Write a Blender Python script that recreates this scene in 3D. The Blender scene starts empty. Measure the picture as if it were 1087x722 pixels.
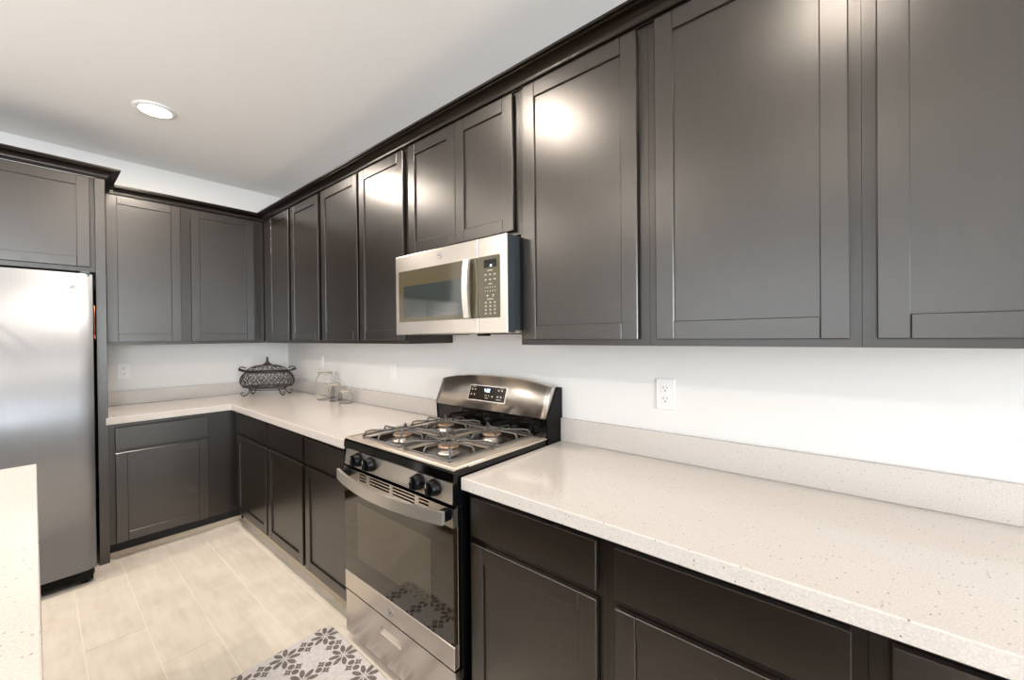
import bpy, bmesh, math, random
from mathutils import Vector, Matrix
random.seed(7)
S = bpy.context.scene
COL = S.collection
PI = math.pi

# ------------------------------------------------------------------ camera
CAM = (4.2158, -1.5967, 1.4011); YAW, PIT, ROLL, FPX = -0.697, -0.0057, -0.0091, 427.685
cd = bpy.data.cameras.new('camera'); cam = bpy.data.objects.new('camera', cd); COL.objects.link(cam)
cd.sensor_width = 36; cd.lens = FPX/1087*36; cd.clip_start = .02
cd.shift_x = (543.5-545.855)/1087; cd.shift_y = (359.853-361)/1087
_h = Vector((math.sin(YAW), math.cos(YAW), 0)); _r = Vector((math.cos(YAW), -math.sin(YAW), 0)); _z = Vector((0, 0, 1))
_F = _h*math.cos(PIT)+_z*math.sin(PIT); _U = _z*math.cos(PIT)-_h*math.sin(PIT)
_R2 = _r*math.cos(ROLL)+_U*math.sin(ROLL); _U2 = _U*math.cos(ROLL)-_r*math.sin(ROLL)
M = Matrix((_R2, _U2, -_F)).transposed().to_4x4(); M.translation = Vector(CAM); cam.matrix_world = M
S.camera = cam

# ------------------------------------------------------------------ world, exposure, daylight
w = bpy.data.worlds.new('world'); S.world = w; w.use_nodes = True
w.node_tree.nodes['Background'].inputs[0].default_value = (.80, .90, 1, 1)
w.node_tree.nodes['Background'].inputs[1].default_value = 1.0
S.view_settings.view_transform = 'Standard'; S.view_settings.look = 'None'
S.view_settings.gamma = 1; S.view_settings.use_curve_mapping = False
S.view_settings.exposure = 0.08

def area(name, loc, direction, sx, sy, power, color):
    l = bpy.data.lights.new(name, 'AREA'); l.shape = 'RECTANGLE'; l.size = sx; l.size_y = sy
    l.energy = power; l.color = color
    o = bpy.data.objects.new(name, l); COL.objects.link(o); o.location = loc
    o.rotation_euler = Vector(direction).to_track_quat('-Z', 'Z').to_euler(); return o
RX, BY, H = 9.6, -5.6, 2.76          # room: x 0..RX, y 0..BY
area('daylight_card_rear', (3.4, BY-.30, 1.60), (0, 1, .12), 4.2, 1.7, 66, (.86, .93, 1))  # light card added behind the camera, outside the unseen rear window
area('daylight_card_side', (RX+.85, -3.1, .75), (-1, 0, .66), 4.8, 2.6, 840, (.82, .91, 1))  # added light card beyond the unseen side window, tilted up to brighten the ceiling
CANS = [(1.07, -1.12), (2.8, -1.12), (4.2, -1.12), (5.8, -1.12), (1.07, -2.95), (2.65, -2.95), (4.2, -2.75), (5.8, -2.75)]
CAN_W = 13

# ------------------------------------------------------------------ material helpers
def srgb(r, g, b):
    f = lambda c: (c/255/12.92) if c/255 <= .04045 else ((c/255+.055)/1.055)**2.4
    return (f(r), f(g), f(b), 1)
def mat(name, color, rough=.5, metal=0, spec=.5, coat=0, coat_r=.1, aniso=0, tangent=None, trans=0, ior=1.5, emit=None, es=0):
    m = bpy.data.materials.new(name); m.use_nodes = True; b = m.node_tree.nodes['Principled BSDF']
    b.inputs['Base Color'].default_value = color; b.inputs['Roughness'].default_value = rough
    b.inputs['Metallic'].default_value = metal; b.inputs['Specular IOR Level'].default_value = spec
    b.inputs['Coat Weight'].default_value = coat; b.inputs['Coat Roughness'].default_value = coat_r
    b.inputs['Transmission Weight'].default_value = trans; b.inputs['IOR'].default_value = ior
    if aniso:
        b.inputs['Anisotropic'].default_value = aniso
        c = m.node_tree.nodes.new('ShaderNodeCombineXYZ')
        for i in range(3): c.inputs[i].default_value = tangent[i]
        m.node_tree.links.new(c.outputs[0], b.inputs['Tangent'])
    if emit: b.inputs['Emission Color'].default_value = emit; b.inputs['Emission Strength'].default_value = es
    return m
def N(m, t, **kw):
    n = m.node_tree.nodes.new(t)
    for k, v in kw.items(): setattr(n, k, v)
    return n
def LK(m, a, b): m.node_tree.links.new(a, b)
def BSDF(m): return m.node_tree.nodes['Principled BSDF']
def coords(m, scale=(1, 1, 1)):
    t = N(m, 'ShaderNodeTexCoord'); mp = N(m, 'ShaderNodeMapping'); mp.inputs['Scale'].default_value = scale
    LK(m, t.outputs['Object'], mp.inputs[0]); return mp.outputs[0]
def noise(m, vec, scale, detail=3, rough=.5):
    n = N(m, 'ShaderNodeTexNoise'); n.inputs['Scale'].default_value = scale
    n.inputs['Detail'].default_value = detail; n.inputs['Roughness'].default_value = rough
    LK(m, vec, n.inputs['Vector']); return n.outputs['Fac']
def ramp(m, fac, stops):
    r = N(m, 'ShaderNodeValToRGB'); e = r.color_ramp.elements
    while len(e) < len(stops): e.new(.5)
    for i, (p, c) in enumerate(stops): e[i].position = p; e[i].color = c
    LK(m, fac, r.inputs[0]); return r.outputs[0]
def bump(m, fac, strength, dist=.001):
    b = N(m, 'ShaderNodeBump'); b.inputs['Strength'].default_value = strength; b.inputs['Distance'].default_value = dist
    LK(m, fac, b.inputs['Height']); LK(m, b.outputs[0], BSDF(m).inputs['Normal'])
class E:                                   # tiny expression builder for shader maths
    def __init__(s, m, o): s.m, s.o = m, o
    def op(s, name, *a):
        n = N(s.m, 'ShaderNodeMath', operation=name); LK(s.m, s.o, n.inputs[0])
        for i, x in enumerate(a):
            if isinstance(x, E): LK(s.m, x.o, n.inputs[i+1])
            else: n.inputs[i+1].default_value = x
        return E(s.m, n.outputs[0])
    def __add__(s, x): return s.op('ADD', x)
    def __sub__(s, x): return s.op('SUBTRACT', x)
    def __mul__(s, x): return s.op('MULTIPLY', x)
    def lt(s, x): return s.op('LESS_THAN', x)
    def gt(s, x): return s.op('GREATER_THAN', x)
    def mx(s, x): return s.op('MAXIMUM', x)
    def mn(s, x): return s.op('MINIMUM', x)
    def abs(s): return s.op('ABSOLUTE')
    def sq(s): return s*s

# ------------------------------------------------------------------ materials
WALL = mat('painted_drywall', srgb(229, 226, 222), .7, spec=.3)
bump(WALL, noise(WALL, coords(WALL), 160, 3), .25, .0012)
CEIL = mat('painted_ceiling', srgb(247, 246, 245), .85, spec=.2)
bump(CEIL, noise(CEIL, coords(CEIL), 120, 3), .2, .001)

def espresso(name, scale):
    m = mat(name, srgb(16, 12, 10), .28, spec=.5, ior=1.84, aniso=.35, tangent=(1, 1, 0))
    BSDF(m).inputs['Specular Tint'].default_value = (1, .95, .90, 1)
    v = coords(m, scale)
    g = noise(m, v, 9, 5, .6)
    LK(m, ramp(m, g, [(.3, srgb(10, 6, 3)), (.75, srgb(24, 15, 9))]), BSDF(m).inputs['Base Color'])
    bump(m, noise(m, coords(m), 420, 3), .38, .0007)
    return m
WOODV = espresso('espresso_wood_upright_grain', (9, 9, 1))
WOODH = espresso('espresso_wood_level_grain', (1, 1, 9))
BOXM = espresso('espresso_cabinet_box', (9, 9, 1)); BSDF(BOXM).inputs['IOR'].default_value = 1.7
CROWN = espresso('espresso_crown', (1, 1, 9)); BSDF(CROWN).inputs['IOR'].default_value = 1.42
BLACKWOOD = mat('toe_kick_black', srgb(14, 12, 11), .6)
TOESTRIP = mat('pale_toe_strip', srgb(196, 180, 158), .5)

QUARTZ = mat('speckled_quartz', srgb(210, 202, 193), .12, spec=.5, coat=.2, coat_r=.04)
_v = coords(QUARTZ)
_vo = N(QUARTZ, 'ShaderNodeTexVoronoi'); _vo.inputs['Scale'].default_value = 95; LK(QUARTZ, _v, _vo.inputs['Vector'])
_wn = N(QUARTZ, 'ShaderNodeSeparateColor'); LK(QUARTZ, _vo.outputs['Color'], _wn.inputs[0])
_d = E(QUARTZ, _vo.outputs['Distance']).lt(.20)*E(QUARTZ, _wn.outputs[0]).gt(.70)
_big = N(QUARTZ, 'ShaderNodeMix', data_type='RGBA')
LK(QUARTZ, ramp(QUARTZ, noise(QUARTZ, _v, 300, 2), [(.35, srgb(196, 187, 179)), (.65, srgb(210, 202, 195))]), _big.inputs[6])
_sc = N(QUARTZ, 'ShaderNodeMix', data_type='RGBA'); LK(QUARTZ, _wn.outputs[1], _sc.inputs[0])
_sc.inputs[6].default_value = srgb(128, 120, 112); _sc.inputs[7].default_value = srgb(205, 196, 186)
LK(QUARTZ, _d.o, _big.inputs[0]); LK(QUARTZ, _sc.outputs[2], _big.inputs[7])
LK(QUARTZ, _big.outputs[2], BSDF(QUARTZ).inputs['Base Color'])

def steel(name, tangent, col=(200, 196, 190), r=.30, an=.75, sc=(2, 2, 400)):
    m = mat(name, srgb(*col), r, metal=1, aniso=an, tangent=tangent)
    f = noise(m, coords(m, sc), 3, 4); k = .955
    LK(m, ramp(m, f, [(.3, srgb(*[c*k for c in col])), (.7, srgb(*col))]), BSDF(m).inputs['Base Color']); return m
STEEL = steel('brushed_steel', (0, 0, 1), (216, 209, 201), .28, .8)
STEELF = steel('fridge_steel', (0, 1, 0), (152, 153, 156), .44, .6, (400, 400, 2)); BSDF(STEELF).inputs['Metallic'].default_value = .5
STEELP = mat('polished_steel_trim', srgb(236, 230, 222), .40, metal=1)
BLACKG = mat('black_gloss_enamel', srgb(5, 4, 4), .08, spec=.4)
BLACKM = mat('black_plastic', srgb(7, 7, 8), .30, spec=.16)
DARKGREY = mat('grey_painted_metal', srgb(70, 76, 80), .35, metal=.5)
COOK = mat('pale_painted_reflection', srgb(212, 198, 182), .22, metal=.45)  # pale base colour paints in the bright reflection on the cooktop
WELL = mat('dark_burner_well', srgb(30, 22, 17), .2, coat=.4)
GRATE = mat('grey_enamelled_grate', srgb(96, 93, 90), .35, metal=.4)
BURN = mat('cast_aluminium_burner', srgb(196, 186, 176), .35, metal=.9)
BCAP = mat('enamelled_burner_cap', srgb(168, 140, 116), .3, metal=.5)
OVENG = mat('oven_glass', srgb(34, 25, 12), .03, spec=.5, ior=1.75)  # brown base tint stands in for the reflected floor
OVENW = mat('oven_window', srgb(62, 54, 42), .04, spec=.5, ior=1.75)
_c = coords(OVENW); _o = N(OVENW, 'ShaderNodeSeparateXYZ'); LK(OVENW, _c, _o.inputs[0])
_g = (E(OVENW, _o.outputs[0])*(2*PI/.008)).op('SINE')*(E(OVENW, _o.outputs[2])*(2*PI/.008)).op('SINE')
LK(OVENW, ramp(OVENW, (_g*.5+.5).o, [(.3, srgb(36, 31, 22)), (.7, srgb(84, 74, 56))]), BSDF(OVENW).inputs['Base Color'])
MWG = mat('microwave_glass', srgb(78, 70, 52), .10, spec=.5, ior=1.6)
MWW = mat('microwave_window', srgb(44, 50, 48), .08, spec=.5, ior=1.8)
PRINT = mat('pale_printing', srgb(196, 190, 172), .5)
LCD = mat('display_segments', srgb(200, 225, 255), .5, emit=(.75, .87, 1, 1), es=1.6)
BADGE = mat('badge_metal', srgb(186, 180, 174), .45, metal=.3)
PLATE = mat('white_plate_plastic', srgb(236, 233, 229), .35)
SLOT = mat('outlet_slot_dark', srgb(60, 55, 50), .6)
IRON = mat('wrought_iron_grey', srgb(66, 63, 61), .42, metal=.7)
WIRE = mat('bail_wire', srgb(196, 182, 164), .4, metal=.3)
GLASS = mat('clear_jar_glass', (1, 1, 1, 1), .01, trans=1, ior=1.06)
GASKET = mat('jar_gasket', srgb(214, 200, 180), .6)
TRIMW = mat('white_trim', srgb(238, 236, 233), .45)
LENS = mat('lamp_lens', srgb(255, 250, 240), .6, emit=(1, .93, .82, 1), es=9)
COPPER = mat('copper_tube', srgb(150, 84, 58), .35, metal=.8)
FRAMEW = mat('window_frame_white', srgb(236, 236, 236), .4)
GLAZE = mat('window_glass', (1, 1, 1, 1), .0, trans=1, ior=1.02)

PLANK = mat('pale_wood_look_tile', srgb(222, 208, 190), .30, spec=.45)
_at = N(PLANK, 'ShaderNodeAttribute', attribute_name='plank')
_tc = N(PLANK, 'ShaderNodeTexCoord'); _mp = N(PLANK, 'ShaderNodeMapping'); _mp.inputs['Scale'].default_value = (1, 1, 1)
_ad = N(PLANK, 'ShaderNodeVectorMath', operation='ADD'); LK(PLANK, _tc.outputs['Object'], _ad.inputs[0]); LK(PLANK, _at.outputs['Vector'], _ad.inputs[1])
LK(PLANK, _ad.outputs[0], _mp.inputs[0])
_mp.inputs['Scale'].default_value = (1.3, 9, 1)
_g1 = noise(PLANK, _mp.outputs[0], 3.2, 8, .62)
_g2 = noise(PLANK, _ad.outputs[0], 6, 4)
_m1 = N(PLANK, 'ShaderNodeMix', data_type='RGBA', blend_type='MULTIPLY'); _m1.inputs[0].default_value = 1
LK(PLANK, ramp(PLANK, _g1, [(.28, srgb(214, 203, 188)), (.52, srgb(224, 214, 201)), (.8, srgb(230, 221, 209))]), _m1.inputs[6])
LK(PLANK, ramp(PLANK, _g2, [(.3, srgb(243, 241, 238)), (.62, srgb(255, 255, 255))]), _m1.inputs[7])
LK(PLANK, _m1.outputs[2], BSDF(PLANK).inputs['Base Color'])
GROUT = mat('pale_grout', srgb(236, 226, 210), .8)

MATT = mat('patterned_kitchen_mat', srgb(206, 200, 198), .55)
_tc = N(MATT, 'ShaderNodeTexCoord'); _s = N(MATT, 'ShaderNodeSeparateXYZ'); LK(MATT, _tc.outputs['Object'], _s.inputs[0])
PER = .1735
def fold(e, off): return ((e-off)*(1/PER)+100.5).op('FRACT').op('SUBTRACT', .5).abs()
_X = fold(E(MATT, _s.outputs[0]), .064); _Y = fold(E(MATT, _s.outputs[1]), -.068)
_A = _X.mx(_Y); _B = _X.mn(_Y)
c8, s8 = math.cos(PI/8), math.sin(PI/8)
_u = _A*c8+_B*s8; _w = (_B*c8-_A*s8).abs()
def ell(cx, rx, ry): return (((_u-cx)*(1/rx)).sq()+(_w*(1/ry)).sq()).lt(1)
petal = ell(.215, .125, .058).mx((_w-_u*.14).lt(0)*_u.lt(.2)*_u.gt(.03))
circ = ((_A-.385).sq()+_B.sq()).lt(.078**2)
oval = (((_A-.5)*(1/.001)).sq()).lt(0)
star = ((_A-.5).abs().op('POWER', .62)+(_B-.125).abs().op('POWER', .62)).lt(.135**.62)
sdot = ((_A-.5).sq()+(_B-.125).sq()).gt(.016**2)
corner = (((_A-.5).abs()+(_B-.5).abs()).lt(.035))
_mask = petal.mx(circ).mx(star*sdot)
_ns = noise(MATT, _tc.outputs['Object'], 60, 4)
_dark = ramp(MATT, _ns, [(.3, srgb(84, 76, 72)), (.7, srgb(118, 109, 104))])
_lite = ramp(MATT, _ns, [(.3, srgb(186, 180, 178)), (.7, srgb(206, 201, 199))])
_mm = N(MATT, 'ShaderNodeMix', data_type='RGBA'); LK(MATT, _mask.o, _mm.inputs[0]); LK(MATT, _lite, _mm.inputs[6]); LK(MATT, _dark, _mm.inputs[7])
LK(MATT, _mm.outputs[2], BSDF(MATT).inputs['Base Color'])

# ------------------------------------------------------------------ geometry helpers
def box(bm, x0, x1, y0, y1, z0, z1, bev=0, mi=0, seg=1):
    x0, x1 = min(x0, x1), max(x0, x1); y0, y1 = min(y0, y1), max(y0, y1); z0, z1 = min(z0, z1), max(z0, z1)
    v = [bm.verts.new((x, y, z)) for z in (z0, z1) for y in (y0, y1) for x in (x0, x1)]
    fs = [bm.faces.new([v[i] for i in q]) for q in ((0, 2, 3, 1), (4, 5, 7, 6), (0, 1, 5, 4), (2, 6, 7, 3), (0, 4, 6, 2), (1, 3, 7, 5))]
    for f in fs: f.material_index = mi
    if bev:
        es = list({e for f in fs for e in f.edges})
        bmesh.ops.bevel(bm, geom=es, offset=bev, segments=seg, affect='EDGES', profile=.5)
def prism(bm, pts, axis, a, b, mi=0, smooth=False):
    """extrude a 2-D outline (counter-clockwise not required) along axis from a to b"""
    def P(p, t):
        if axis == 'x': return (t, p[0], p[1])
        if axis == 'y': return (p[0], t, p[1])
        return (p[0], p[1], t)
    A = [bm.verts.new(P(p, a)) for p in pts]; B = [bm.verts.new(P(p, b)) for p in pts]
    n = len(pts); fs = [bm.faces.new(A[::-1]), bm.faces.new(B)]
    for i in range(n):
        f = bm.faces.new((A[i], A[(i+1) % n], B[(i+1) % n], B[i])); f.smooth = smooth; fs.append(f)
    for f in fs: f.material_index = mi
    bmesh.ops.recalc_face_normals(bm, faces=fs)
def tube(bm, pts, r, n=6, closed=False, mi=0):
    pts = [Vector(p) for p in pts]; L = len(pts); rings = []
    rr = r if isinstance(r, (list, tuple)) else [r]*L
    up = None
    for i, p in enumerate(pts):
        if closed: t = (pts[(i+1) % L]-pts[i-1])
        else: t = pts[min(i+1, L-1)]-pts[max(i-1, 0)]
        if t.length < 1e-9: t = Vector((0, 0, 1))
        t.normalize()
        if up is None:
            up = Vector((0, 0, 1)) if abs(t.z) < .9 else Vector((1, 0, 0))
        a = up-t*up.dot(t)
        if a.length < 1e-6: a = t.orthogonal()
        a.normalize(); up = a; b = t.cross(a)
        rings.append([bm.verts.new(p+(a*math.cos(2*PI*k/n)+b*math.sin(2*PI*k/n))*rr[i]) for k in range(n)])
    for i in range(L if closed else L-1):
        A, B = rings[i], rings[(i+1) % L]
        for k in range(n):
            f = bm.faces.new((A[k], A[(k+1) % n], B[(k+1) % n], B[k])); f.smooth = True; f.material_index = mi
    if not closed:
        f = bm.faces.new(rings[0][::-1]); f.material_index = mi; f = bm.faces.new(rings[-1]); f.material_index = mi
def lathe(bm, prof, c, n=32, mi=0, axis='z', sx=1, sy=1, smooth=True):
    """prof: (radius, height) pairs turned around c"""
    rings = []
    for r, h in prof:
        ring = []
        for k in range(n):
            a = 2*PI*k/n; u, v = r*math.cos(a)*sx, r*math.sin(a)*sy
            if axis == 'z': p = (c[0]+u, c[1]+v, c[2]+h)
            elif axis == 'y': p = (c[0]+u, c[1]+h, c[2]+v)
            else: p = (c[0]+h, c[1]+u, c[2]+v)
            ring.append(bm.verts.new(p))
        rings.append(ring)
    fs = []
    for i in range(len(rings)-1):
        for k in range(n):
            f = bm.faces.new((rings[i][k], rings[i][(k+1) % n], rings[i+1][(k+1) % n], rings[i+1][k])); f.smooth = smooth; fs.append(f)
    fs.append(bm.faces.new(rings[0][::-1])); fs.append(bm.faces.new(rings[-1]))
    for f in fs: f.material_index = mi
    bmesh.ops.recalc_face_normals(bm, faces=fs)
def wloc(o):
    v = Vector((0, 0, 0))
    while o is not None: v += o.location; o = o.parent
    return v
def obj(name, bm, mats, parent=None, loc=None, label=None):
    """link one mesh; the bmesh is in room coordinates and is shifted to its parent's (or its own) origin"""
    me = bpy.data.meshes.new(name)
    org = wloc(parent) if parent else Vector(loc or (0, 0, 0))
    bm.transform(Matrix.Translation(-org)); bm.to_mesh(me); bm.free()
    for m in (mats if isinstance(mats, (list, tuple)) else [mats]): me.materials.append(m)
    o = bpy.data.objects.new(name, me); COL.objects.link(o)
    if parent: o.parent = parent
    else: o.location = org
    if label: o['label'] = label
    return o
def thing(name, loc, label, cat, group=None):
    o = bpy.data.objects.new(name, None); o.empty_display_size = .1; COL.objects.link(o); o.location = loc
    return tag(o, label, cat, group)
def tag(o, label, cat, group=None):
    o['label'] = label; o['category'] = cat
    if group: o['group'] = group
    return o
def struct(name, bm, m):
    o = obj(name, bm, m); o['kind'] = 'structure'; return o
BM = bmesh.new
def text_mesh(txt, size, depth=.0006):
    cu = bpy.data.curves.new('lettering', 'FONT'); cu.body = txt; cu.size = size; cu.extrude = depth
    cu.align_x = 'CENTER'; cu.align_y = 'CENTER'
    o = bpy.data.objects.new('lettering', cu); COL.objects.link(o)
    dg = bpy.context.evaluated_depsgraph_get(); me = bpy.data.meshes.new_from_object(o.evaluated_get(dg))
    bpy.data.objects.remove(o); bpy.data.curves.remove(cu)
    return me

# ------------------------------------------------------------------ the room
T = .12
bm = BM(); box(bm, -T, RX+T, 0, T, 0, H); struct('wall_stove', bm, WALL)
bm = BM(); box(bm, -T, 0, BY-T, 0, 0, H); struct('wall_fridge', bm, WALL)
def holed(name, fixed, a0, a1, h0, h1, z0, z1, axis):
    b = BM()
    def bb(p, q, r, s):
        if axis == 'x': box(b, fixed, fixed+T, p, q, r, s)
        else: box(b, p, q, fixed-T, fixed, r, s)
    bb(a0, h0, 0, H); bb(h1, a1, 0, H); bb(h0, h1, 0, z0); bb(h0, h1, z1, H)
    struct(name, b, WALL)
holed('wall_side', RX, BY, 0, -5.4, -1.1, .12, 2.6, 'x')
holed('wall_rear', BY, 0, RX, 1.3, 5.5, .8, 2.5, 'y')
bm = BM(); box(bm, -T, RX+T, BY-T, T, H, H+.1); struct('ceiling', bm, CEIL)
def window(name, axis, fixed, h0, h1, z0, z1, n):
    b = BM(); w_ = .05
    def bb(p, q, r, s):
        if axis == 'x': box(b, fixed+.02, fixed+.07, p, q, r, s, .004)
        else: box(b, p, q, fixed-.07, fixed-.02, r, s, .004)
    bb(h0+.001, h1-.001, z0+.001, z0+w_); bb(h0+.001, h1-.001, z1-w_, z1-.001)
    for i in range(n+1):
        c = h0+.026+(h1-h0-.052)*i/n; bb(c-.025, c+.025, z0+w_, z1-w_)
    o = struct(name, b, FRAMEW)
window('window_1', 'x', RX, -5.4, -1.1, .12, 2.6, 4)
window('window_2', 'y', BY, 1.3, 5.5, .8, 2.5, 4)

# floor: grout bed plus long planks running along the stove wall
bm = BM(); lay = None
box(bm, -T, RX+T, BY-T, T, -.1, -.0015, mi=1)
me_planks = []
rowh, g = .2085, .0018
joints = {0: [-.9, .27, 2.12], 1: [.23, 1.45], 2: [.86, 1.93], 3: [.86, 1.57], -1: [.7, 1.9]}
k = -3
rows = []
while True:
    y1 = -.629-rowh*k
    if y1 < BY: break
    js = joints.get(k, [random.uniform(.1, 1.2)]); js = list(js)
    while js[0] > -.2: js.insert(0, js[0]-1.22)
    while js[-1] < RX: js.append(js[-1]+1.22)
    for a, b in zip(js[:-1], js[1:]):
        X0, X1, Y0, Y1 = max(a+g, 0), min(b-g, RX), max(y1-rowh+g, BY), min(y1-g, 0)
        if X1-X0 > .02 and Y1-Y0 > .01: rows.append((X0, X1, Y0, Y1))
    k += 1
ranges = []
for (X0, X1, Y0, Y1) in rows:
    n0 = len(bm.faces); box(bm, X0, X1, Y0, Y1, -.0016, 0, 0)
    ranges.append((n0, len(bm.faces), (random.uniform(0, 50), random.uniform(0, 50), 0)))
fl = struct('floor', bm, [PLANK, GROUT])
at = fl.data.attributes.new('plank', 'FLOAT_VECTOR', 'FACE')
for a, b, v in ranges:
    for i in range(a, b): at.data[i].vector = v

# ------------------------------------------------------------------ ceiling lights
def can(x, y, label):
    t = thing('recessed_ceiling_light', (x, y, H-.012), label, 'ceiling light', 'recessed ceiling lights')
    b = BM(); lathe(b, [(.075, .0115), (.075, .003), (.079, 0), (.098, .004), (.101, .0115)], (x, y, H-.012), 40)
    # ring: remove the caps so the lens shows
    caps = [f for f in b.faces if len(f.verts) > 4]; bmesh.ops.delete(b, geom=caps, context='FACES')
    obj('trim_ring', b, TRIMW, t)
    b = BM(); lathe(b, [(.0745, 0), (.0745, .006)], (x, y, H-.0085), 40); obj('lens', b, LENS, t)
    l = bpy.data.lights.new('lamp_glow', 'AREA'); l.shape = 'DISK'; l.size = .14; l.energy = CAN_W*{1.07: 2.3, 2.8: 1.15, 2.65: 1.2, 4.2: .48, 5.8: .35}[x]*(1.0 if y == -2.75 else 1); l.color = (1, .90, .79)
    o = bpy.data.objects.new('lamp_glow', l); COL.objects.link(o); o.parent = t; o.location = (0, 0, -.002)
WHERE = ['nearest the fridge corner, the only one in view', 'over the range side of the aisle', 'over the long counter', 'at the far end of the aisle',
         'rear row nearest the fridge wall', 'rear row behind the island', 'rear row above the island end', 'rear row at the open side']
for (x, y), wtxt in zip(CANS, WHERE): can(x, y, 'round white recessed ceiling light '+wtxt)

# ------------------------------------------------------------------ cabinets
SW = .057
def shaker(b, face, u0, u1, z0, z1, out, th=.019, sw=SW):
    """door on a face: face=('y',-.305) means plane y=-.305 and door grows toward -y; ('x',.305) toward +x.
    out: list helper. Rails and stiles are separate bevelled members with a recessed panel between."""
    ax, p = face; s = -1 if ax == 'y' else 1
    def bb(a, c, r, t, d0, d1, bev, mi):
        if ax == 'y': box(b, a, c, p+s*d0, p+s*d1, r, t, bev, mi)
        else: box(b, p+s*d0, p+s*d1, a, c, r, t, bev, mi)
    bb(u0, u0+sw, z0, z1, .001, th, .0024, 0); bb(u1-sw, u1, z0, z1, .001, th, .0024, 0)
    bb(u0+sw, u1-sw, z1-sw, z1, .001, th-.0003, .0020, 1); bb(u0+sw, u1-sw, z0, z0+sw, .001, th-.0003, .0020, 1)
    bb(u0+sw-.002, u1-sw+.002, z0+sw-.002, z1-sw+.002, .002, th-.0075, 0, 0)
def slab(b, face, u0, u1, z0, z1, th=.019):
    ax, p = face; s = -1 if ax == 'y' else 1
    if ax == 'y': box(b, u0, u1, p+s*.001, p+s*th, z0, z1, .0018, 1)
    else: box(b, p+s*.001, p+s*th, u0, u1, z0, z1, .0018, 1)
def door(t, face, u0, u1, z0, z1, nm='door'):
    b = BM(); shaker(b, face, u0, u1, z0, z1, None); return obj(nm, b, [WOODV, WOODH], t)
def drawer(t, face, u0, u1, z0, z1):
    b = BM(); slab(b, face, u0, u1, z0, z1); return obj('drawer_front', b, [WOODV, WOODH], t)
UZ0, UZ1, DZ0, DZ1 = 1.367, 2.41, 1.388, 2.402
def upper(x0, x1, doors, label, z0=UZ0, dz0=DZ0):
    t = thing('wall_cabinet', ((x0+x1)/2, -.15, z0), label, 'cabinet', 'dark shaker wall cabinets')
    b = BM(); box(b, x0+.0004, x1-.0004, -.305, -.0006, z0+.012, UZ1-.0006)
    box(b, x0+.0004, x1-.0004, -.305, -.287, z0, z0+.012); box(b, x0+.0004, x0+.017, -.287, -.0006, z0, z0+.012); box(b, x1-.017, x1-.0004, -.287, -.0006, z0, z0+.012)
    obj('cabinet_box', b, BOXM, t)
    for a, c in doors: door(t, ('y', -.305), a, c, dz0, DZ1)
upper(.3266, .90, [(.474, .877)], 'tall narrow dark brown wall cabinet hanging in the room corner')
upper(.90, 1.408, [(.925, 1.384)], 'narrow dark brown wall cabinet second from the corner on the stove wall')
upper(1.408, 1.92, [(1.432, 1.907)], 'dark brown wall cabinet third from the corner, above the glass jars')
upper(1.92, 2.406, [(1.933, 2.383)], 'tall dark brown wall cabinet just left of the microwave')
upper(2.406, 3.175, [(2.43, 2.7965), (2.7985, 3.149)], 'short two-door dark wall cabinet directly above the microwave', 1.822, 1.838)
upper(3.175, 3.712, [(3.203, 3.678)], 'dark wall cabinet immediately right of the microwave with a lamp highlight')
upper(3.712, 4.236, [(3.738, 4.212)], 'wide dark wall cabinet above the wall outlet, second right of the microwave')
upper(4.236, 4.77, [(4.262, 4.742)], 'dark wall cabinet at the right edge of the photo')
# fridge-wall uppers: one two-door cabinet running into the corner
t = thing('wall_cabinet', (.15, -.8, UZ0), 'two-door dark wall cabinet on the left wall between fridge and corner', 'cabinet', 'dark shaker wall cabinets')
b = BM(); box(b, .0006, .305, -1.294, -.0006, UZ0+.012, UZ1-.0006); box(b, .287, .305, -1.294, -.306, UZ0, UZ0+.012); box(b, .0006, .287, -1.294, -1.278, UZ0, UZ0+.012)
obj('cabinet_box', b, BOXM, t)
door(t, ('x', .305), -1.272, -.871, DZ0, DZ1); door(t, ('x', .305), -.811, -.384, DZ0, DZ1)

# crown moulding
def crown_pts(d0, z0, z1, proj):        # outline in (distance from wall, z)
    h = z1-z0; p = [(d0-.012, z0), (d0+.006, z0), (d0+.006, z0+.10*h), (d0+.014, z0+.12*h), (d0+.014, z0+.22*h)]
    for i in range(7):
        a = PI/2*i/6; p.append((d0+.014+(proj-.026)*(1-math.cos(a)), z0+.22*h+.46*h*math.sin(a)))
    p += [(d0+proj-.010, z0+.70*h), (d0+proj-.010, z0+.80*h), (d0+proj, z0+.83*h), (d0+proj, z1), (d0-.012, z1)]
    return p
def sweep(b, pts, path):
    """sweep an outline of (offset, z) along mitred stations: path = function(offset)->xy for each station"""
    rings = [[b.verts.new((*st(d), z)) for d, z in pts] for st in path]; n = len(pts)
    for A, B in zip(rings[:-1], rings[1:]):
        for i in range(n): b.faces.new((A[i], A[(i+1) % n], B[(i+1) % n], B[i]))
    b.faces.new(rings[0]); b.faces.new(rings[-1][::-1]); bmesh.ops.recalc_face_normals(b, faces=b.faces[:])
b = BM(); cp = crown_pts(.306, UZ1, 2.466, .068)
sweep(b, cp, [lambda d: (4.77, -d), lambda d: (d, -d), lambda d: (d, -1.2325)])
tag(obj('crown_molding', b, CROWN, loc=(.3, -.3, UZ1)), 'dark stepped crown molding running along the top of the wall cabinets', 'molding')
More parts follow.
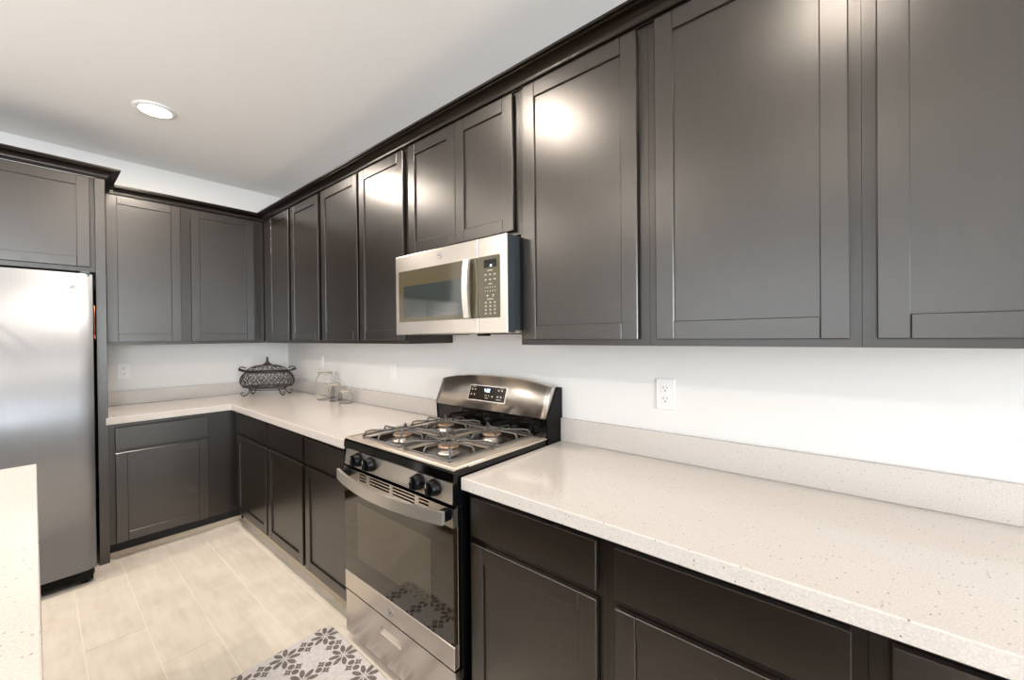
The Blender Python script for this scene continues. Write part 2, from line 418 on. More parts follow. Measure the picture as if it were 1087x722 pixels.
# fridge surround
t = thing('fridge_cabinet', (.3, -1.8, 0), 'tall dark surround with an over-fridge cabinet standing around the steel refrigerator', 'cabinet')
b = BM(); box(b, .0006, .632, -1.3432, -1.298, 0, UZ1, .001); obj('side_panel', b, WOODV, t)
b = BM(); box(b, .0006, .632, -2.365, -2.32, 0, UZ1, .001); obj('side_panel', b, WOODV, t)
b = BM(); box(b, .0006, .612, -2.3198, -1.3436, 1.825, UZ1); obj('cabinet_box', b, BOXM, t)
door(t, ('x', .612), -1.830, -1.364, 1.852, DZ1); door(t, ('x', .612), -2.30, -1.834, 1.852, DZ1)
b = BM(); cp2 = crown_pts(.633, UZ1+.0005, 2.470, .066)
sweep(b, cp2, [lambda d: (.003, -1.2975+(d-.633)), lambda d: (d, -1.2975+(d-.633)), lambda d: (d, -2.38)])
box(b, .300, .322, -1.296, -1.2328, UZ1+.0006, 2.452)
obj('crown_molding', b, CROWN, t)

# base cabinets
BZ = .871
def base(x0, x1, dd, door_u, label, dz=(.112, .688), wz=(.712, .847), x_end=None):
    t = thing('base_cabinet', ((x0+x1)/2, -.3, 0), label, 'cabinet', 'dark shaker base cabinets')
    b = BM(); box(b, x0+.0004, x1-.0004, -.61, -.0006, .10, BZ-.001); obj('cabinet_box', b, BOXM, t)
    b = BM(); box(b, x0+.0004, x1-.0004, -.555, -.02, .0, .0995, 0, 0); obj('toe_kick', b, BLACKWOOD, t)
    b = BM(); box(b, x0+.0004, x1-.0004, -.566, -.5555, .0, .032, .002, 0); obj('toe_strip', b, TOESTRIP, t, label='pale strip along the foot of the toe kick')
    drawer(t, ('y', -.61), dd[0], dd[1], *wz); door(t, ('y', -.61), door_u[0], door_u[1], *dz)
base(.612, 1.295, (.704, 1.282), (.704, 1.282), 'dark base cabinet with one drawer on the stove run, nearest the inner corner')
base(1.295, 1.85, (1.308, 1.832), (1.308, 1.832), 'middle dark base cabinet between the corner and the range')
base(1.85, 2.403, (1.867, 2.376), (1.867, 2.376), 'dark base cabinet standing against the left side of the range')
base(3.178, 3.710, (3.200, 3.685), (3.200, 3.685), 'dark base cabinet with one drawer immediately right of the range')
base(3.710, 4.238, (3.737, 4.214), (3.737, 4.214), 'dark base cabinet second right of the range under the long counter')
base(4.238, 4.77, (4.270, 4.745), (4.270, 4.745), 'dark base cabinet at the lower right edge of the photo')
t = thing('base_cabinet', (.3, -.9, 0), 'dark base cabinet with wide drawer and door beside the refrigerator', 'cabinet', 'dark shaker base cabinets')
b = BM(); box(b, .0006, .61, -1.2975, -.0006, .10, BZ-.001)
obj('cabinet_box', b, BOXM, t)
b = BM(); box(b, .02, .555, -1.2975, -.02, 0, .0995); obj('toe_kick', b, BLACKWOOD, t)
b = BM(); box(b, .5555, .566, -1.2975, -.5665, 0, .032, .002); obj('toe_strip', b, TOESTRIP, t, label='pale strip along the foot of the toe kick')
drawer(t, ('x', .61), -1.268, -.785, .70, .842); door(t, ('x', .61), -1.268, -.785, .106, .680)

# countertops and splashes
CT0, CT1 = BZ, .914
def outline(b, pts, z0, z1, bev=.003):
    A = [b.verts.new((x, y, z0)) for x, y in pts]; B = [b.verts.new((x, y, z1)) for x, y in pts]; n = len(pts)
    fs = [b.faces.new(A[::-1]), b.faces.new(B)]+[b.faces.new((A[i], A[(i+1) % n], B[(i+1) % n], B[i])) for i in range(n)]
    bmesh.ops.recalc_face_normals(b, faces=fs)
    bmesh.ops.bevel(b, geom=list(fs[1].edges), offset=bev, segments=2, affect='EDGES', profile=.5)
t = thing('countertop', (.4, -.4, CT0), 'L-shaped pale quartz countertop on the corner cabinets left of the range', 'countertop', 'pale quartz countertops')
b = BM(); outline(b, [(.0006, -.0006), (2.4015, -.0006), (2.4015, -.648), (.648, -.648), (.648, -1.309), (.634, -1.309), (.634, -1.2972), (.0006, -1.2972)], CT0, CT1); obj('slab', b, QUARTZ, t)
b = BM(); box(b, .021, 2.4015, -.020, -.0006, CT1+.0002, 1.018, .0015); obj('backsplash', b, QUARTZ, t)
b = BM(); box(b, .0006, .0205, -1.2972, -.0006, CT1+.0002, 1.018, .0015); obj('backsplash', b, QUARTZ, t)
t = thing('countertop', (3.9, -.3, CT0), 'long straight pale speckled quartz countertop right of the range', 'countertop', 'pale quartz countertops')
b = BM(); box(b, 3.1735, 4.79, -.648, -.0006, CT0, CT1, .003, seg=2); obj('slab', b, QUARTZ, t)
b = BM(); box(b, 3.1735, 4.79, -.020, -.0006, CT1+.0002, 1.020, .0015); obj('backsplash', b, QUARTZ, t)

# island
t = thing('kitchen_island', (3.1, -2.1, 0), 'kitchen island with pale quartz top, its edge at the lower left of the photo', 'island')
b = BM(); box(b, 1.79, 4.5, -2.36, -1.635, .10, CT0); box(b, 1.86, 4.44, -2.30, -1.70, 0, .10)
obj('cabinet_box', b, BOXM, t)
b = BM(); box(b, 1.735, 4.56, -2.66, -1.592, CT0, CT1, .003, seg=2); obj('slab', b, QUARTZ, t)
for i in range(5):
    a = 1.83+i*.535; b = BM(); bb_ = b
    # doors on the aisle side (facing +y)
    for q in ((a, a+SW, .12, .85, .019, 0), (a+.5-SW, a+.5, .12, .85, .019, 0), (a+SW, a+.5-SW, .85-SW, .85, .0187, 1), (a+SW, a+.5-SW, .12, .12+SW, .0187, 1), (a+SW-.002, a+.5-SW+.002, .17, .80, .0115, 0)):
        box(b, q[0], q[1], -1.634, -1.635+q[4], q[2], q[3], 0, q[5])
    obj('door', b, [WOODV, WOODH], t)

# ------------------------------------------------------------------ refrigerator
t = thing('refrigerator', (.42, -1.83, 0), 'tall brushed steel side-by-side refrigerator standing in the dark surround', 'refrigerator')
FY0, FY1 = -2.292, -1.372
b = BM(); box(b, .03, .795, FY0+.004, FY1-.004, .03, 1.765, .004); obj('body', b, DARKGREY, t)
def fridge_door(y0, y1, label=None):
    b = BM(); pts = []
    n = 14
    for i in range(n+1):
        u = i/n; y = y0+(y1-y0)*u; e = min(u, 1-u)*(y1-y0); x = .862+.010*math.sin(PI*u)
        if e < .018: x = .845+(x-.845)*math.sqrt(max(0, 1-(1-e/.018)**2))
        pts.append((x, y))
    pts = [(.800, y0)]+pts+[(.800, y1)]
    prism(b, pts, 'z', .088, 1.782, smooth=False)
    for f in b.faces:
        if abs(f.normal.z) < .5 and len(f.verts) == 4: f.smooth = True
    return obj('door', b, STEELF, t, label=label)
d1 = fridge_door(-1.828, FY1); d2 = fridge_door(FY0, -1.834)
for dd_, y in ((d1, -1.795), (d2, -1.867)):
    b = BM(); tube(b, [(.868, y, .62), (.905, y, .64), (.918, y, .70), (.918, y, 1.50), (.905, y, 1.56), (.868, y, 1.58)], .011, 10); obj('handle', b, STEELP, dd_)
b = BM(); box(b, .74, .84, FY0+.02, FY1-.012, .022, .083, .004)
for i in range(3): box(b, .84, .846, FY0+.06, FY1-.07, .034+i*.014, .041+i*.014)
obj('base_grille', b, BLACKM, t)
for y in (FY1-.045, FY0+.045):
    b = BM(); lathe(b, [(.016, 0), (.018, .006), (.011, .010), (.011, .045)], (.80, y, 0), 16); obj('foot', b, BLACKM, t)
for y in (FY1-.03, FY0+.03):
    b = BM(); box(b, .74, .86, y-.02, y+.02, 1.783, 1.795, .003); obj('hinge_cover', b, DARKGREY, t)
def badge(parent, c, r, normal):
    """round monogram badge: disc, raised ring and two curling letters"""
    b = BM(); prof = [(r, 0), (r, .0016), (r*.93, .0022), (r*.86, .0016), (r*.80, .0014)]
    n = Vector(normal)
    q = n.to_track_quat('Z', 'Y').to_matrix().to_4x4(); Mx = Matrix.Translation(c) @ q
    lathe(b, prof, (0, 0, 0), 36)
    b.transform(Mx); o = obj('badge', b, BADGE, parent)
    me = text_mesh('GE', r*.82, .0003); b = BM(); b.from_mesh(me)
    up = Vector((0, 0, 1)); rt = up.cross(n); R = Matrix((rt, up, n)).transposed().to_4x4()
    b.transform(Matrix.Translation(Vector(c)+n*.0022) @ R); obj('monogram', b, DARKGREY, o); bpy.data.meshes.remove(me)
    b = BM(); tube(b, [(r*.88*math.cos(a*PI/18), r*.88*math.sin(a*PI/18), .002) for a in range(36)], r*.035, 5, True); b.transform(Mx); obj('ring', b, DARKGREY, o)
badge(d1, (.8655, -1.458, 1.700), .0175, (1, 0, 0))
# copper water line behind the side of the refrigerator
b = BM(); tube(b, [(.640, -1.352, 1.615), (.642, -1.354, 1.52), (.644, -1.352, 1.46), (.640, -1.354, 1.435)], .004, 8); box(b, .632, .645, -1.357, -1.347, 1.41, 1.435, .002)
tag(obj('water_line', b, COPPER, loc=(.64, -1.352, 1.41)), 'thin copper water line in the gap between refrigerator and dark panel', 'pipe')

# ------------------------------------------------------------------ microwave
t = thing('microwave', (2.80, -.2, 1.415), 'steel over-the-range microwave mounted under the short wall cabinet', 'microwave')
MX0, MX1, MZ0, MZ1 = 2.424, 3.1745-.002, 1.415, 1.811
b = BM(); box(b, MX0+.004, MX1, -.352, -.001, MZ0+.012, MZ1, .002); obj('body', b, DARKGREY, t)
b = BM(); box(b, MX0+.006, MX1-.002, -.350, -.004, MZ0+.001, MZ0+.0115)
obj('underside', b, mat('underside_metal', srgb(205, 192, 176), .35, metal=.6), t, label='pale metal underside')
u_ = t
for x in (2.53, 2.90):
    b = BM(); box(b, x, x+.16, -.27, -.13, MZ0-.003, MZ0+.0008, .001); obj('grease_filter', b, DARKGREY, t)
b = BM(); box(b, 2.955, 3.005, -.345, -.31, MZ0-.010, MZ0+.0008, .002); obj('latch', b, BLACKM, t)
XS = 3.019
b = BM(); box(b, MX0, XS-.0006, -.400, -.353, MZ0, MZ1, .004, seg=2)
dr = obj('door', b, STEEL, t)
b = BM(); box(b, XS+.0006, MX1+.008, -.400, -.353, MZ0, MZ1, .004, seg=2); cpn = obj('control_panel', b, STEEL, t)
b = BM(); box(b, MX1+.0081, MX1+.0096, -.396, -.3535, MZ0+.004, MZ1-.004); obj('side_trim', b, DARKGREY, cpn)
b = BM(); box(b, 2.455, XS-.001, -.4022, -.3995, 1.479, 1.732, .0008); obj('door_glass', b, MWG, dr)
b = BM(); box(b, 2.497, 2.935, -.4027, -.4018, 1.500, 1.655, .0003); obj('window', b, MWW, dr)
b = BM()
hp = []
for i in range(13):
    u = i/12; z = 1.482+.246*u; hp.append((-.4025-.022-.011*math.sin(PI*u), z))
inner = [(y+.012, z) for y, z in hp]
prism(b, hp+inner[::-1], 'x', 2.955, 2.988)
obj('handle', b, STEELP, dr)
b = BM(); box(b, XS+.0012, 3.143, -.4022, -.3995, 1.479, 1.732, .0012, seg=2); kp = obj('keypad', b, MWG, cpn)
b = BM(); box(b, 3.057, 3.126, -.4028, -.4021, 1.684, 1.716); obj('display', b, BLACKG, kp)
b = BM(); box(b, 3.092, 3.101, -.4032, -.4027, 1.687, 1.695); obj('lit_digit', b, LCD, kp)
b = BM()
def mark(x, z, w_, h_, y=-.4026): box(b, x-w_*.42, x+w_*.42, y, y+.0006, z-h_*.34, z+h_*.34)
xs3 = [3.066, 3.091, 3.116]
mark(3.091, 1.672, .036, .004)
for z in (1.656, 1.636): 
    for x in xs3: mark(x, z, .015, .0035); mark(x, z-.004, .011, .002)
mark(3.091, 1.617, .024, .004)
for z in (1.603, 1.588):
    for i in range(5): mark(3.063+i*.0138, z, .004, .006)
for x in (3.075, 3.108): mark(x, 1.571, .012, .0045); mark(x, 1.566, .007, .003)
mark(3.091, 1.555, .040, .004)
for z in (1.541, 1.5265, 1.512, 1.497):
    for x in xs3: mark(x, z+.002, .011, .003); mark(x, z-.002, .013, .003)
obj('printed_symbols', b, PRINT, kp)
badge(dr, (2.772, -.4003, 1.776), .0165, (0, -1, 0))

# ------------------------------------------------------------------ gas range
RX0, RX1 = 2.409, 3.166
t = thing('gas_range', (2.7875, -.35, 0), 'freestanding stainless gas range with black front band and four burners', 'range')
b = BM(); box(b, RX0+.002, RX1-.004, -.635, -.03, .03, .893, .002); obj('body', b, BLACKM, t)
for x in (RX0+.05, RX1-.05):
    for y in (-.58, -.08):
        b = BM(); lathe(b, [(.018, 0), (.018, .008), (.010, .010), (.010, .031)], (x, y, 0), 14); obj('foot', b, BLACKM, t)
# storage drawer
b = BM(); zs0, zs1 = .045, .238; hx0, hx1, hz0, hz1 = 2.692, 2.843, .157, .193
for q in ((RX0, hx0, zs0, zs1), (hx1, RX1-.002, zs0, zs1), (hx0, hx1, zs0, hz0), (hx0, hx1, hz1, zs1)): box(b, q[0], q[1], -.672, -.637, q[2], q[3])
sd = obj('storage_drawer', b, STEEL, t)
b = BM(); prism(b, [(-.6375, hz0), (-.6715, hz0), (-.6715, hz0+.002), (-.642, hz1), (-.6375, hz1)], 'x', hx0, hx1); obj('pull_recess', b, COOK, sd)
# oven door
b = BM(); box(b, RX0+.0005, RX1-.0025, -.656, -.637, .247, .811, .001, 1)
box(b, RX0, RX1-.002, -.676, -.656, .246, .330, .002) 
# vented top strip with slots cut between bars
tz0, tz1 = .742, .808
groups = [(2.545, 2.600), (2.628, 2.778), (2.800, 2.946), (2.972, 3.030)]
ez = [RX0]+[v for g_ in groups for v in g_]+[RX1-.002]
for i in range(0, len(ez), 2): box(b, ez[i], ez[i+1], -.676, -.656, tz0, tz1)
for i, g_ in enumerate(groups):
    n = 3 if i in (1, 2) else (3 if i == 0 else 2)
    zt = .803; h_ = .0070; gap = .0060
    box(b, g_[0], g_[1], -.676, -.656, zt, tz1)
    for k2 in range(n):
        z1_ = zt-h_-(h_+gap)*k2
        z0_ = z1_-gap if k2 < n-1 else tz0
        box(b, g_[0], g_[1], -.676, -.656, z0_, z1_)
od = obj('oven_door', b, [STEEL, BLACKM], t)
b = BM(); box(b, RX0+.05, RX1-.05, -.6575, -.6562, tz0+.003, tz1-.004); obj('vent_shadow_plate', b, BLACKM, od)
b = BM(); box(b, RX0+.001, RX1-.003, -.6755, -.6565, .3305, .7415, .0012); gl = obj('door_glass', b, OVENG, od)
b = BM(); box(b, 2.525, 3.040, -.6762, -.6754, .420, .668, .0003); obj('window', b, OVENW, gl)
b = BM()   # bowed bar handle
n = 20; P_ = []
for i in range(n+1):
    u = i/n; x = 2.430+(3.160-2.430)*u; y = -.722-.046*math.sin(PI*u)**.9
    P_.append((x, y))
Q_ = [(x, y+.012) for x, y in P_]
prism(b, P_+Q_[::-1], 'z', .768, .812, smooth=False)
hd = obj('handle', b, STEELP, od)
for xa in (2.432, 3.125):
    b = BM(); box(b, xa, xa+.033, -.7225, -.6765, .772, .808, .003); obj('handle_bracket', b, BLACKM, hd)
badge(od, (2.778, -.6765, .286), .018, (0, -1, 0))
# control panel
b = BM(); prism(b, [(-.637, .822), (-.676, .822), (-.668, .893), (-.637, .893)], 'x', RX0+.004, RX1-.006); pn = obj('control_panel', b, STEEL, t)
for xa, xb in ((RX1-.0056, RX1-.001), (RX0-.001, RX0+.0036)):
    b = BM(); box(b, xa, xb, -.676, -.636, .815, .893, .002); obj('end_cap', b, BLACKM, pn)
for x in (2.532, 2.634, 2.967, 3.060):
    b = BM(); c = (x, -.672, .860)
    lathe(b, [(.031, 0), (.031, -.006), (.029, -.010), (.026, -.026), (.023, -.029)], c, 26, axis='y')
    kb = obj('knob', b, BLACKM, pn)
    b = BM(); box(b, x-.0065, x+.0065, -.712, -.698, .860-.022, .860+.024, .003, seg=2); obj('grip', b, BLACKM, kb)
    b = BM(); box(b, x-.001, x+.001, -.7128, -.7118, .868, .882); obj('pointer', b, PRINT, kb)
# cooktop: black front band, rim and centre painted pale for their reflection, four sunk wells
b = BM(); prism(b, [(-.600, .894), (-.672, .894), (-.676, .900), (-.674, .930), (-.665, .9395), (-.600, .9395)], 'x', RX0, RX1)
box(b, RX1-.006, RX1, -.600, -.10, .894, .935, .001); box(b, RX0, RX0+.006, -.600, -.10, .894, .935, .001)
obj('cooktop_edge', b, BLACKG, t, label='glossy black front band of the cooktop')
b = BM(); wells = [(2.625, -.505), (2.945, -.505), (2.625, -.245), (2.945, -.245)]; hw, hh = .122, .104
xs = [RX0+.002, 2.625-hw, 2.625+hw, 2.945-hw, 2.945+hw, RX1-.002]; ys = [-.668, -.505-hh, -.505+hh, -.245-hh, -.245+hh, -.105]
for i in range(5):
    for j in range(5):
        if i in (1, 3) and j in (1, 3): continue
        box(b, xs[i], xs[i+1], ys[j], ys[j+1], .936, .942)
bmesh.ops.remove_doubles(b, verts=b.verts[:], dist=.0001)
tube(b, [(RX0+.012, -.660, .9425), (RX1-.012, -.660, .9425), (RX1-.012, -.115, .9425), (RX0+.012, -.115, .9425)], .004, 8, True)
ck = obj('cooktop', b, COOK, t, label='cooktop surface painted pale for its bright reflection')
for (x, y) in wells:
    b = BM(); A = [b.verts.new((x+sx*hw, y+sy*hh, .9415)) for sx, sy in ((-1, -1), (1, -1), (1, 1), (-1, 1))]; B = [b.verts.new((x+sx*(hw-.03), y+sy*(hh-.03), .926)) for sx, sy in ((-1, -1), (1, -1), (1, 1), (-1, 1))]
    for i in range(4): b.faces.new((A[i], A[(i+1) % 4], B[(i+1) % 4], B[i]))
    b.faces.new(B); bmesh.ops.recalc_face_normals(b, faces=b.faces[:]); obj('burner_well', b, WELL, ck)
    b = BM(); lathe(b, [(.050, .926), (.047, .932), (.034, .936), (.034, .950), (.041, .952)], (x, y, 0), 28); br = obj('burner', b, BURN, t)
    b = BM(); lathe(b, [(.043, .9522), (.044, .957), (.038, .961), (.012, .962)], (x, y, 0), 28); obj('burner_cap', b, BCAP, br)
def grate(x, y):
    b = BM(); r = .0042; a, c = .148, .124; zt, zf = .975, .946
    base_ = [(-a+.02, -c), (a-.02, -c), (a-.006, -c+.006), (a, -c+.02), (a, c-.02), (a-.006, c-.006), (a-.02, c), (-a+.02, c), (-a+.006, c-.006), (-a, c-.02), (-a, -c+.02), (-a+.006, -c+.006)]
    tube(b, [(x+u, y+v, zf+.004) for u, v in base_], r, 8, True)
    for dx, dy, L in ((1, 0, a), (-1, 0, a), (0, 1, c), (0, -1, c)):
        for s in (0,):
            tube(b, [(x+dx*L, y+dy*L, zf+.004), (x+dx*L, y+dy*L, zt-.010), (x+dx*(L-.010), y+dy*(L-.010), zt), (x+dx*.030, y+dy*.030, zt), (x+dx*.018, y+dy*.018, zt-.003)], r, 8)
    for sx in (-1, 1):
        for sy in (-1, 1):
            tube(b, [(x+sx*(a-.012), y+sy*(c-.012), zf+.004), (x+sx*(a-.016), y+sy*(c-.016), zt-.006), (x+sx*(a-.035), y+sy*(c-.033), zt), (x+sx*.032, y+sy*.026, zt)], r, 8)
            lathe(b, [(.006, .9423), (.006, zf+.004)], (x+sx*(a-.010), y+sy*(c-.010), 0), 10)
    tube(b, [(x+.034*math.cos(q*PI/8), y+.028*math.sin(q*PI/8), zt) for q in range(16)], r*.8, 6, True)
    obj('burner_grate', b, GRATE, t)
for x, y in wells: grate(x, y)
# backguard
b = BM(); prism(b, [(-.105, .915), (-.118, .935), (-.122, 1.030), (-.055, 1.020), (-.030, .915)], 'x', RX0+.004, RX1-.004); bg = obj('backguard_base', b, BLACKG, t, label='black lower part of the backguard')
n = 28; b = BM(); rings = []
x0, x1 = RX0-.002, RX1
for i in range(n+1):
    u = i/n; zt = 1.166+.032*(1-abs(2*u-1)**2.6)
    x = x0+(x1-x0)*u
    # lower front edge, upper front edge, top back, low back
    rings.append([(x, -.136, 1.032), (x+0, -.078, zt), (x, -.064, zt+.003), (x, -.040, zt), (x, -.040, 1.032)])
V = [[b.verts.new(p) for p in r_] for r_ in rings]
for A, B in zip(V[:-1], V[1:]):
    for i in range(5):
        f = b.faces.new((A[i], A[(i+1) % 5], B[(i+1) % 5], B[i])); f.smooth = i in (0,)
b.faces.new(V[0]); b.faces.new(V[-1][::-1]); bmesh.ops.recalc_face_normals(b, faces=b.faces[:])
gd = obj('backguard', b, STEEL, t)
b = BM(); prism(b, [(-.0035, .90), (-.118, .90), (-.126, 1.028), (-.040, 1.1655), (-.0035, 1.160)], 'x', RX1+.0002, RX1+.006)
prism(b, [(-.0035, .90), (-.118, .90), (-.126, 1.028), (-.040, 1.1655), (-.0035, 1.160)], 'x', RX0-.006, RX0-.0025)
box(b, RX0, RX1, -.0395, -.022, .90, 1.160); obj('backguard_side', b, BLACKM, gd)
# display window lying on the slanted face
sl = Vector((0, -.078+.136, 1.1965-1.032)).normalized(); nn = Vector((0, -sl.z, sl.y))
def onface(x, s, h=0): return Vector((x, -.136, 1.032))+sl*s+nn*h
def plate(b, xa, xb, s0, s1, h0, h1, skew=0, mi=0):
    v = [b.verts.new(onface(x, s, h)) for h in (h0, h1) for x, s in ((xa, s0), (xb, s0), (xb-skew, s1), (xa+skew, s1))]
    for q in ((0, 3, 2, 1), (4, 5, 6, 7), (0, 1, 5, 4), (1, 2, 6, 5), (2, 3, 7, 6), (3, 0, 4, 7)):
        b.faces.new([v[i] for i in q]).material_index = mi
b = BM(); plate(b, 2.655, 2.915, .042, .124, -.001, .0012, .002); obj('display_trim', b, STEELP, gd)
b = BM(); plate(b, 2.659, 2.911, .046, .120, -.001, .0020, .002); dp = obj('display', b, mat('display_glass', srgb(34, 20, 12), .12, spec=.7), gd)
b = BM()
for x, s in ((2.676, .100), (2.698, .100), (2.676, .073), (2.698, .073), (2.862, .104), (2.884, .104), (2.862, .072), (2.884, .072), (2.826, .070)): plate(b, x-.0045, x+.0045, s-.004, s+.004, .0018, .0024)
plate(b, 2.672, 2.70, .1135, .1165, .0018, .0024); plate(b, 2.868, 2.892, .114, .116, .0018, .0024); plate(b, 2.856, 2.886, .056, .059, .0018, .0024)
for x in (2.775, 2.785, 2.800): plate(b, x, x+.003, .068, .078, .0018, .0024)
plate(b, 2.777, 2.800, .058, .061, .0018, .0024)
obj('printed_symbols', b, PRINT, dp)
b = BM()    # lit clock figures, seven-segment style
def digit(x, segs):
    W_, Hh, th = .0085, .018, .0028; s0 = .090
    S_ = {'a': (x, x+W_, s0+Hh-th, s0+Hh), 'd': (x, x+W_, s0, s0+th), 'g': (x, x+W_, s0+Hh/2-th/2, s0+Hh/2+th/2),
          'f': (x, x+th, s0+Hh/2, s0+Hh), 'e': (x, x+th, s0, s0+Hh/2), 'b': (x+W_-th, x+W_, s0+Hh/2, s0+Hh), 'c': (x+W_-th, x+W_, s0, s0+Hh/2)}
    for k_ in segs: plate(b, *S_[k_], .0018, .0025)
digit(2.764, 'bcfg'); digit(2.781, 'abged'); digit(2.793, 'abcdefg')
for s in (.095, .102): plate(b, 2.7755, 2.778, s, s+.003, .0018, .0025)
obj('clock_digits', b, LCD, dp)

# ------------------------------------------------------------------ outlets
def outlet(loc, nrm, label, slots=True, w_=.074, h_=.122):
    t = thing('wall_outlet', loc, label, 'outlet', 'white wall plates')
    def R(b, u0, u1, z0, z1, d0, d1, bev=0, mi=0):
        if nrm == 'y': box(b, loc[0]+u0, loc[0]+u1, -d1, -d0, loc[2]+z0, loc[2]+z1, bev, mi)
        else: box(b, d0, d1, loc[1]-u1, loc[1]-u0, loc[2]+z0, loc[2]+z1, bev, mi)
    b = BM(); R(b, -w_/2, w_/2, -h_/2, h_/2, .0003, .006, .0025); obj('cover_plate', b, PLATE, t)
    b = BM()
    if slots:
        for z in (.021, -.021):
            b = BM(); R(b, -.0165, .0165, z-.0145, z+.0145, .0055, .0085, .002); fc = obj('receptacle', b, PLATE, t)
            b = BM()
            R(b, -.0085, -.0060, z+.0005, z+.0085, .0080, .0088); R(b, .0060, .0085, z+.0015, z+.0085, .0080, .0088); R(b, -.0024, .0024, z-.0095, z-.0045, .0080, .0088)
            obj('slots', b, SLOT, fc)
    else:
        R(b, -.0165, .0165, -.033, .033, .0055, .0078, .001); obj('rocker_switch', b, PLATE, t)
outlet((3.655, 0, 1.170), 'y', 'white duplex outlet on the wall above the long counter')
outlet((0, -1.160, 1.167), 'x', 'white duplex outlet on the left wall beside the refrigerator panel')
outlet((1.790, 0, 1.168), 'y', 'faint white switch plate on the wall between the jars and the range', False)
outlet((.712, 0, 1.190), 'y', 'faint white switch plate on the wall behind the tall jar', False)
outlet((0, -.345, 1.185), 'x', 'faint white plate on the left wall behind the wire basket', False)

# ------------------------------------------------------------------ jars
def jar(x, y, r, h, label, ang):
    t = thing('glass_jar', (x, y, CT1+.0005), label, 'jar', 'clear glass jars in front of the splash')
    z = CT1+.0005; th = .003; hb = h*.78; rn = r*.78
    out = [(r*.90, 0), (r, .008), (r, hb*.82), (r*.96, hb*.90), (rn, hb*.97), (rn, hb+.010)]
    inn = [(rn-th, hb+.010), (rn-th, hb*.96), (r*.95-th, hb*.88), (r-th, hb*.80), (r-th, .012), (r*.85, .006)]
    b = BM(); lathe(b, out+inn, (x, y, z), 36); obj('glass_body', b, GLASS, t)
    b = BM(); lathe(b, [(rn*.98, hb+.0105), (rn*1.04, hb+.012), (rn*1.04, hb+.014), (rn*.98, hb+.0155)], (x, y, z), 30); obj('gasket', b, GASKET, t)
    b = BM(); lathe(b, [(rn, hb+.016), (rn*1.02, hb+.020), (rn*.9, h-.010), (rn*.55, h-.003), (rn*.2, h)], (x, y, z), 32); obj('lid', b, GLASS, t)
    b = BM()
    for zz, q in ((hb+.006, 1.03), (hb+.018, 1.07)): tube(b, [(x+rn*q*math.cos(a*PI/14), y+rn*q*math.sin(a*PI/14), z+zz) for a in range(28)], .0014, 6, True)
    ca, sa = math.cos(ang), math.sin(ang); px_, py_ = -sa, ca
    tube(b, [(x+ca*rn*1.05+px_*w, y+sa*rn*1.05+py_*w, z+q) for w, q in ((-.012, hb+.018), (-.014, hb-.002), (-.010, hb-.028), (0, hb-.034), (.010, hb-.028), (.014, hb-.002), (.012, hb+.018))], .0014, 6)
    tube(b, [(x+ca*rn*1.05, y+sa*rn*1.05, z+hb+.004), (x+ca*rn*1.3, y+sa*rn*1.3, z+hb-.006), (x+ca*rn*1.4, y+sa*rn*1.4, z+hb-.03)], .0014, 6)
    obj('wire_bail', b, WIRE, t)
jar(1.000, -.105, .066, .252, 'tallest clear glass jar with wire bail, nearest the corner basket', -.3)
jar(1.150, -.100, .048, .150, 'medium clear glass jar with wire bail between the tall and short jars', -1.2)
jar(1.310, -.100, .050, .100, 'shortest squat clear glass jar with wire bail, nearest the range', -.6)

# ------------------------------------------------------------------ wrought iron basket
BC = Vector((.318, -.290, CT1)); ANG = math.radians(48)
t = thing('wire_basket', BC, 'dark scrolled wrought-iron lidded basket on four curled feet in the counter corner', 'basket')
ax_, ay_ = Vector((math.cos(ANG), math.sin(ANG), 0)), Vector((-math.sin(ANG), math.cos(ANG), 0))
def BP(u, v, z): return BC+ax_*u*1.10+ay_*v+Vector((0, 0, z))
def prof_a(z):      # half-length and half-width of the bowl at height z above the counter (.075 to .200)
    s = (z-.075)/.125; k_ = math.sin(PI*min(1, max(0, .12+.80*s)))**.55
    return .145+.055*k_-.010*s, .082+.045*k_-.008*s
def bowl(th, z):
    A_, B_ = prof_a(z); return BP(A_*math.cos(th), B_*math.sin(th), z)
b = BM()
def oval(A_, B_, z, r): tube(b, [BP(A_*math.cos(q*PI/28), B_*math.sin(q*PI/28), z) for q in range(56)], r, 6, True)
for z, r in ((.200, .0042), (.192, .0025), (.075, .0038), (.083, .002)): oval(*prof_a(z), z, r)
NB = 16
for i in range(NB):
    th0 = 2*PI*i/NB; wd = 2*PI/NB
    for s, zc in ((1, .112), (-1, .163)):
        pts = []
        for q in range(18):
            a = q/17*2.6*PI; rr = (1-q/17*.80)
            pts.append(bowl(th0+wd*.42*rr*math.cos(a)*s, min(.196, max(.078, zc+.027*rr*math.sin(a)*s))))
        tube(b, pts, .0024, 5)
    tube(b, [bowl(th0+wd*.5+.10*math.sin(q/12*2*PI), .078+.118*q/12) for q in range(13)], .0019, 5)
    tube(b, [bowl(th0+wd*.5-.10*math.sin(q/12*2*PI), .078+.118*q/12) for q in range(13)], .0022, 5)
    # flattened twisted strands between
    tube(b, [bowl(th0+wd*(q/8), .138+.012*math.sin(q/8*2*PI)) for q in range(9)], .0015, 5)
obj('bowl', b, IRON, t)
b = BM(); oval(.130, .070, .048, .0028); oval(.142, .078, .070, .0028)
for q in range(44):
    a = q*2*PI/44; a2 = (q+.5)*2*PI/44
    tube(b, [BP(.130*math.cos(a), .070*math.sin(a), .048), BP(.142*math.cos(a2), .078*math.sin(a2), .070)], .0012, 4); tube(b, [BP(.142*math.cos(a2), .078*math.sin(a2), .070), BP(.130*math.cos(a+2*PI/44), .070*math.sin(a+2*PI/44), .048)], .0012, 4)
obj('base_band', b, IRON, t)
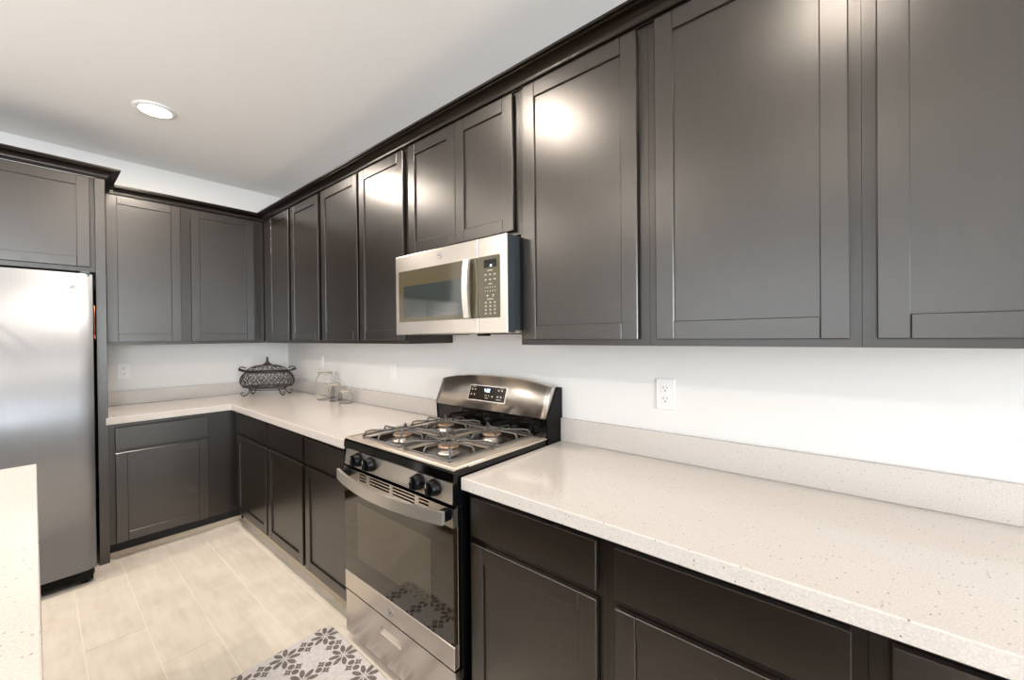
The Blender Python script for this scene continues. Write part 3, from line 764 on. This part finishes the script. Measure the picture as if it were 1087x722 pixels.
for sx in (-1, 1):
    for sy in (-1, 1):
        b = BM(); u0, v0, du, dv = sx*.105, sy*.055, sx*.80, sy*.45
        pts = [(0, .060), (.006, .042), (.014, .024), (.026, .010), (.042, .0052), (.058, .010), (.066, .022), (.062, .035), (.052, .038), (.046, .031), (.050, .024)]
        tube(b, [BP(u0+du*d, v0+dv*d, z) for d, z in pts], [.0045, .0042, .004, .004, .0044, .0038, .0034, .003, .0027, .0024, .002], 8)
        lathe(b, [(.004, .0004), (.0065, .003), (.0065, .010), (.003, .013)], BP(u0+du*.042, v0+dv*.042, 0), 10)
        obj('foot', b, IRON, t)
b = BM()
def lid_h(s): return .258-.054*s**3.2      # s: 0 centre .. 1 rim
def LP(th, s): 
    A_, B_ = prof_a(.200); return BP((A_+.002)*s*math.cos(th), (B_+.002)*s*math.sin(th), lid_h(s)+.003)
for s, r in ((1, .0038), (.93, .002), (.30, .002)): tube(b, [LP(q*PI/24, s) for q in range(48)], r, 6, True)
for i in range(12):
    th0 = 2*PI*i/12
    tube(b, [LP(th0, .95-.83*q/8) for q in range(9)], .0022, 5)
    for sgn in (1, -1):
        pts = []
        for q in range(16):
            a = q/15*2.4*PI; rr = 1-q/15*.78
            pts.append(LP(th0+PI/12+sgn*.06+.17*rr*math.cos(a)*sgn, .66+.24*rr*math.sin(a)*sgn*.9))
        tube(b, pts, .0017, 5)
ld = obj('lid', b, IRON, t)
b = BM(); lathe(b, [(.045, .262), (.034, .268), (.020, .278), (.011, .292), (.008, .306), (.0095, .316), (.0075, .326), (.003, .334)], BC, 20); obj('finial', b, IRON, ld)
for s in (-1, 1):
    b = BM(); A_ = prof_a(.200)[0]
    tube(b, [BP(s*(A_-.006), -.030, .205), BP(s*(A_+.012), -.026, .212), BP(s*(A_+.030), -.022, .218), BP(s*(A_+.047), 0, .226), BP(s*(A_+.030), .022, .218), BP(s*(A_+.012), .026, .212), BP(s*(A_-.006), .030, .205)], [.0045, .006, .007, .008, .007, .006, .0045], 8)
    tube(b, [BP(s*(A_-.004), 0, .236), BP(s*(A_+.020), 0, .246), BP(s*(A_+.040), 0, .242), BP(s*(A_+.047), 0, .226)], .0048, 8)
    obj('handle', b, IRON, t)

# ------------------------------------------------------------------ kitchen mat
mx0, mx1, my0, my1, rad = 2.266, 3.03, -1.125, -.684, .035
pts = []
for cx, cy, a0 in ((mx1-rad, my1-rad, 0), (mx0+rad, my1-rad, 90), (mx0+rad, my0+rad, 180), (mx1-rad, my0+rad, 270)):
    for k in range(7):
        a = math.radians(a0+15*k); pts.append((cx+rad*math.cos(a), cy+rad*math.sin(a)))
b = BM(); outline(b, pts, .0004, .014, .005)
tag(obj('kitchen_mat', b, MATT, loc=(2.266, -.669, 0)), 'grey and white floral tile-pattern cushioned mat lying on the floor before the range', 'mat')
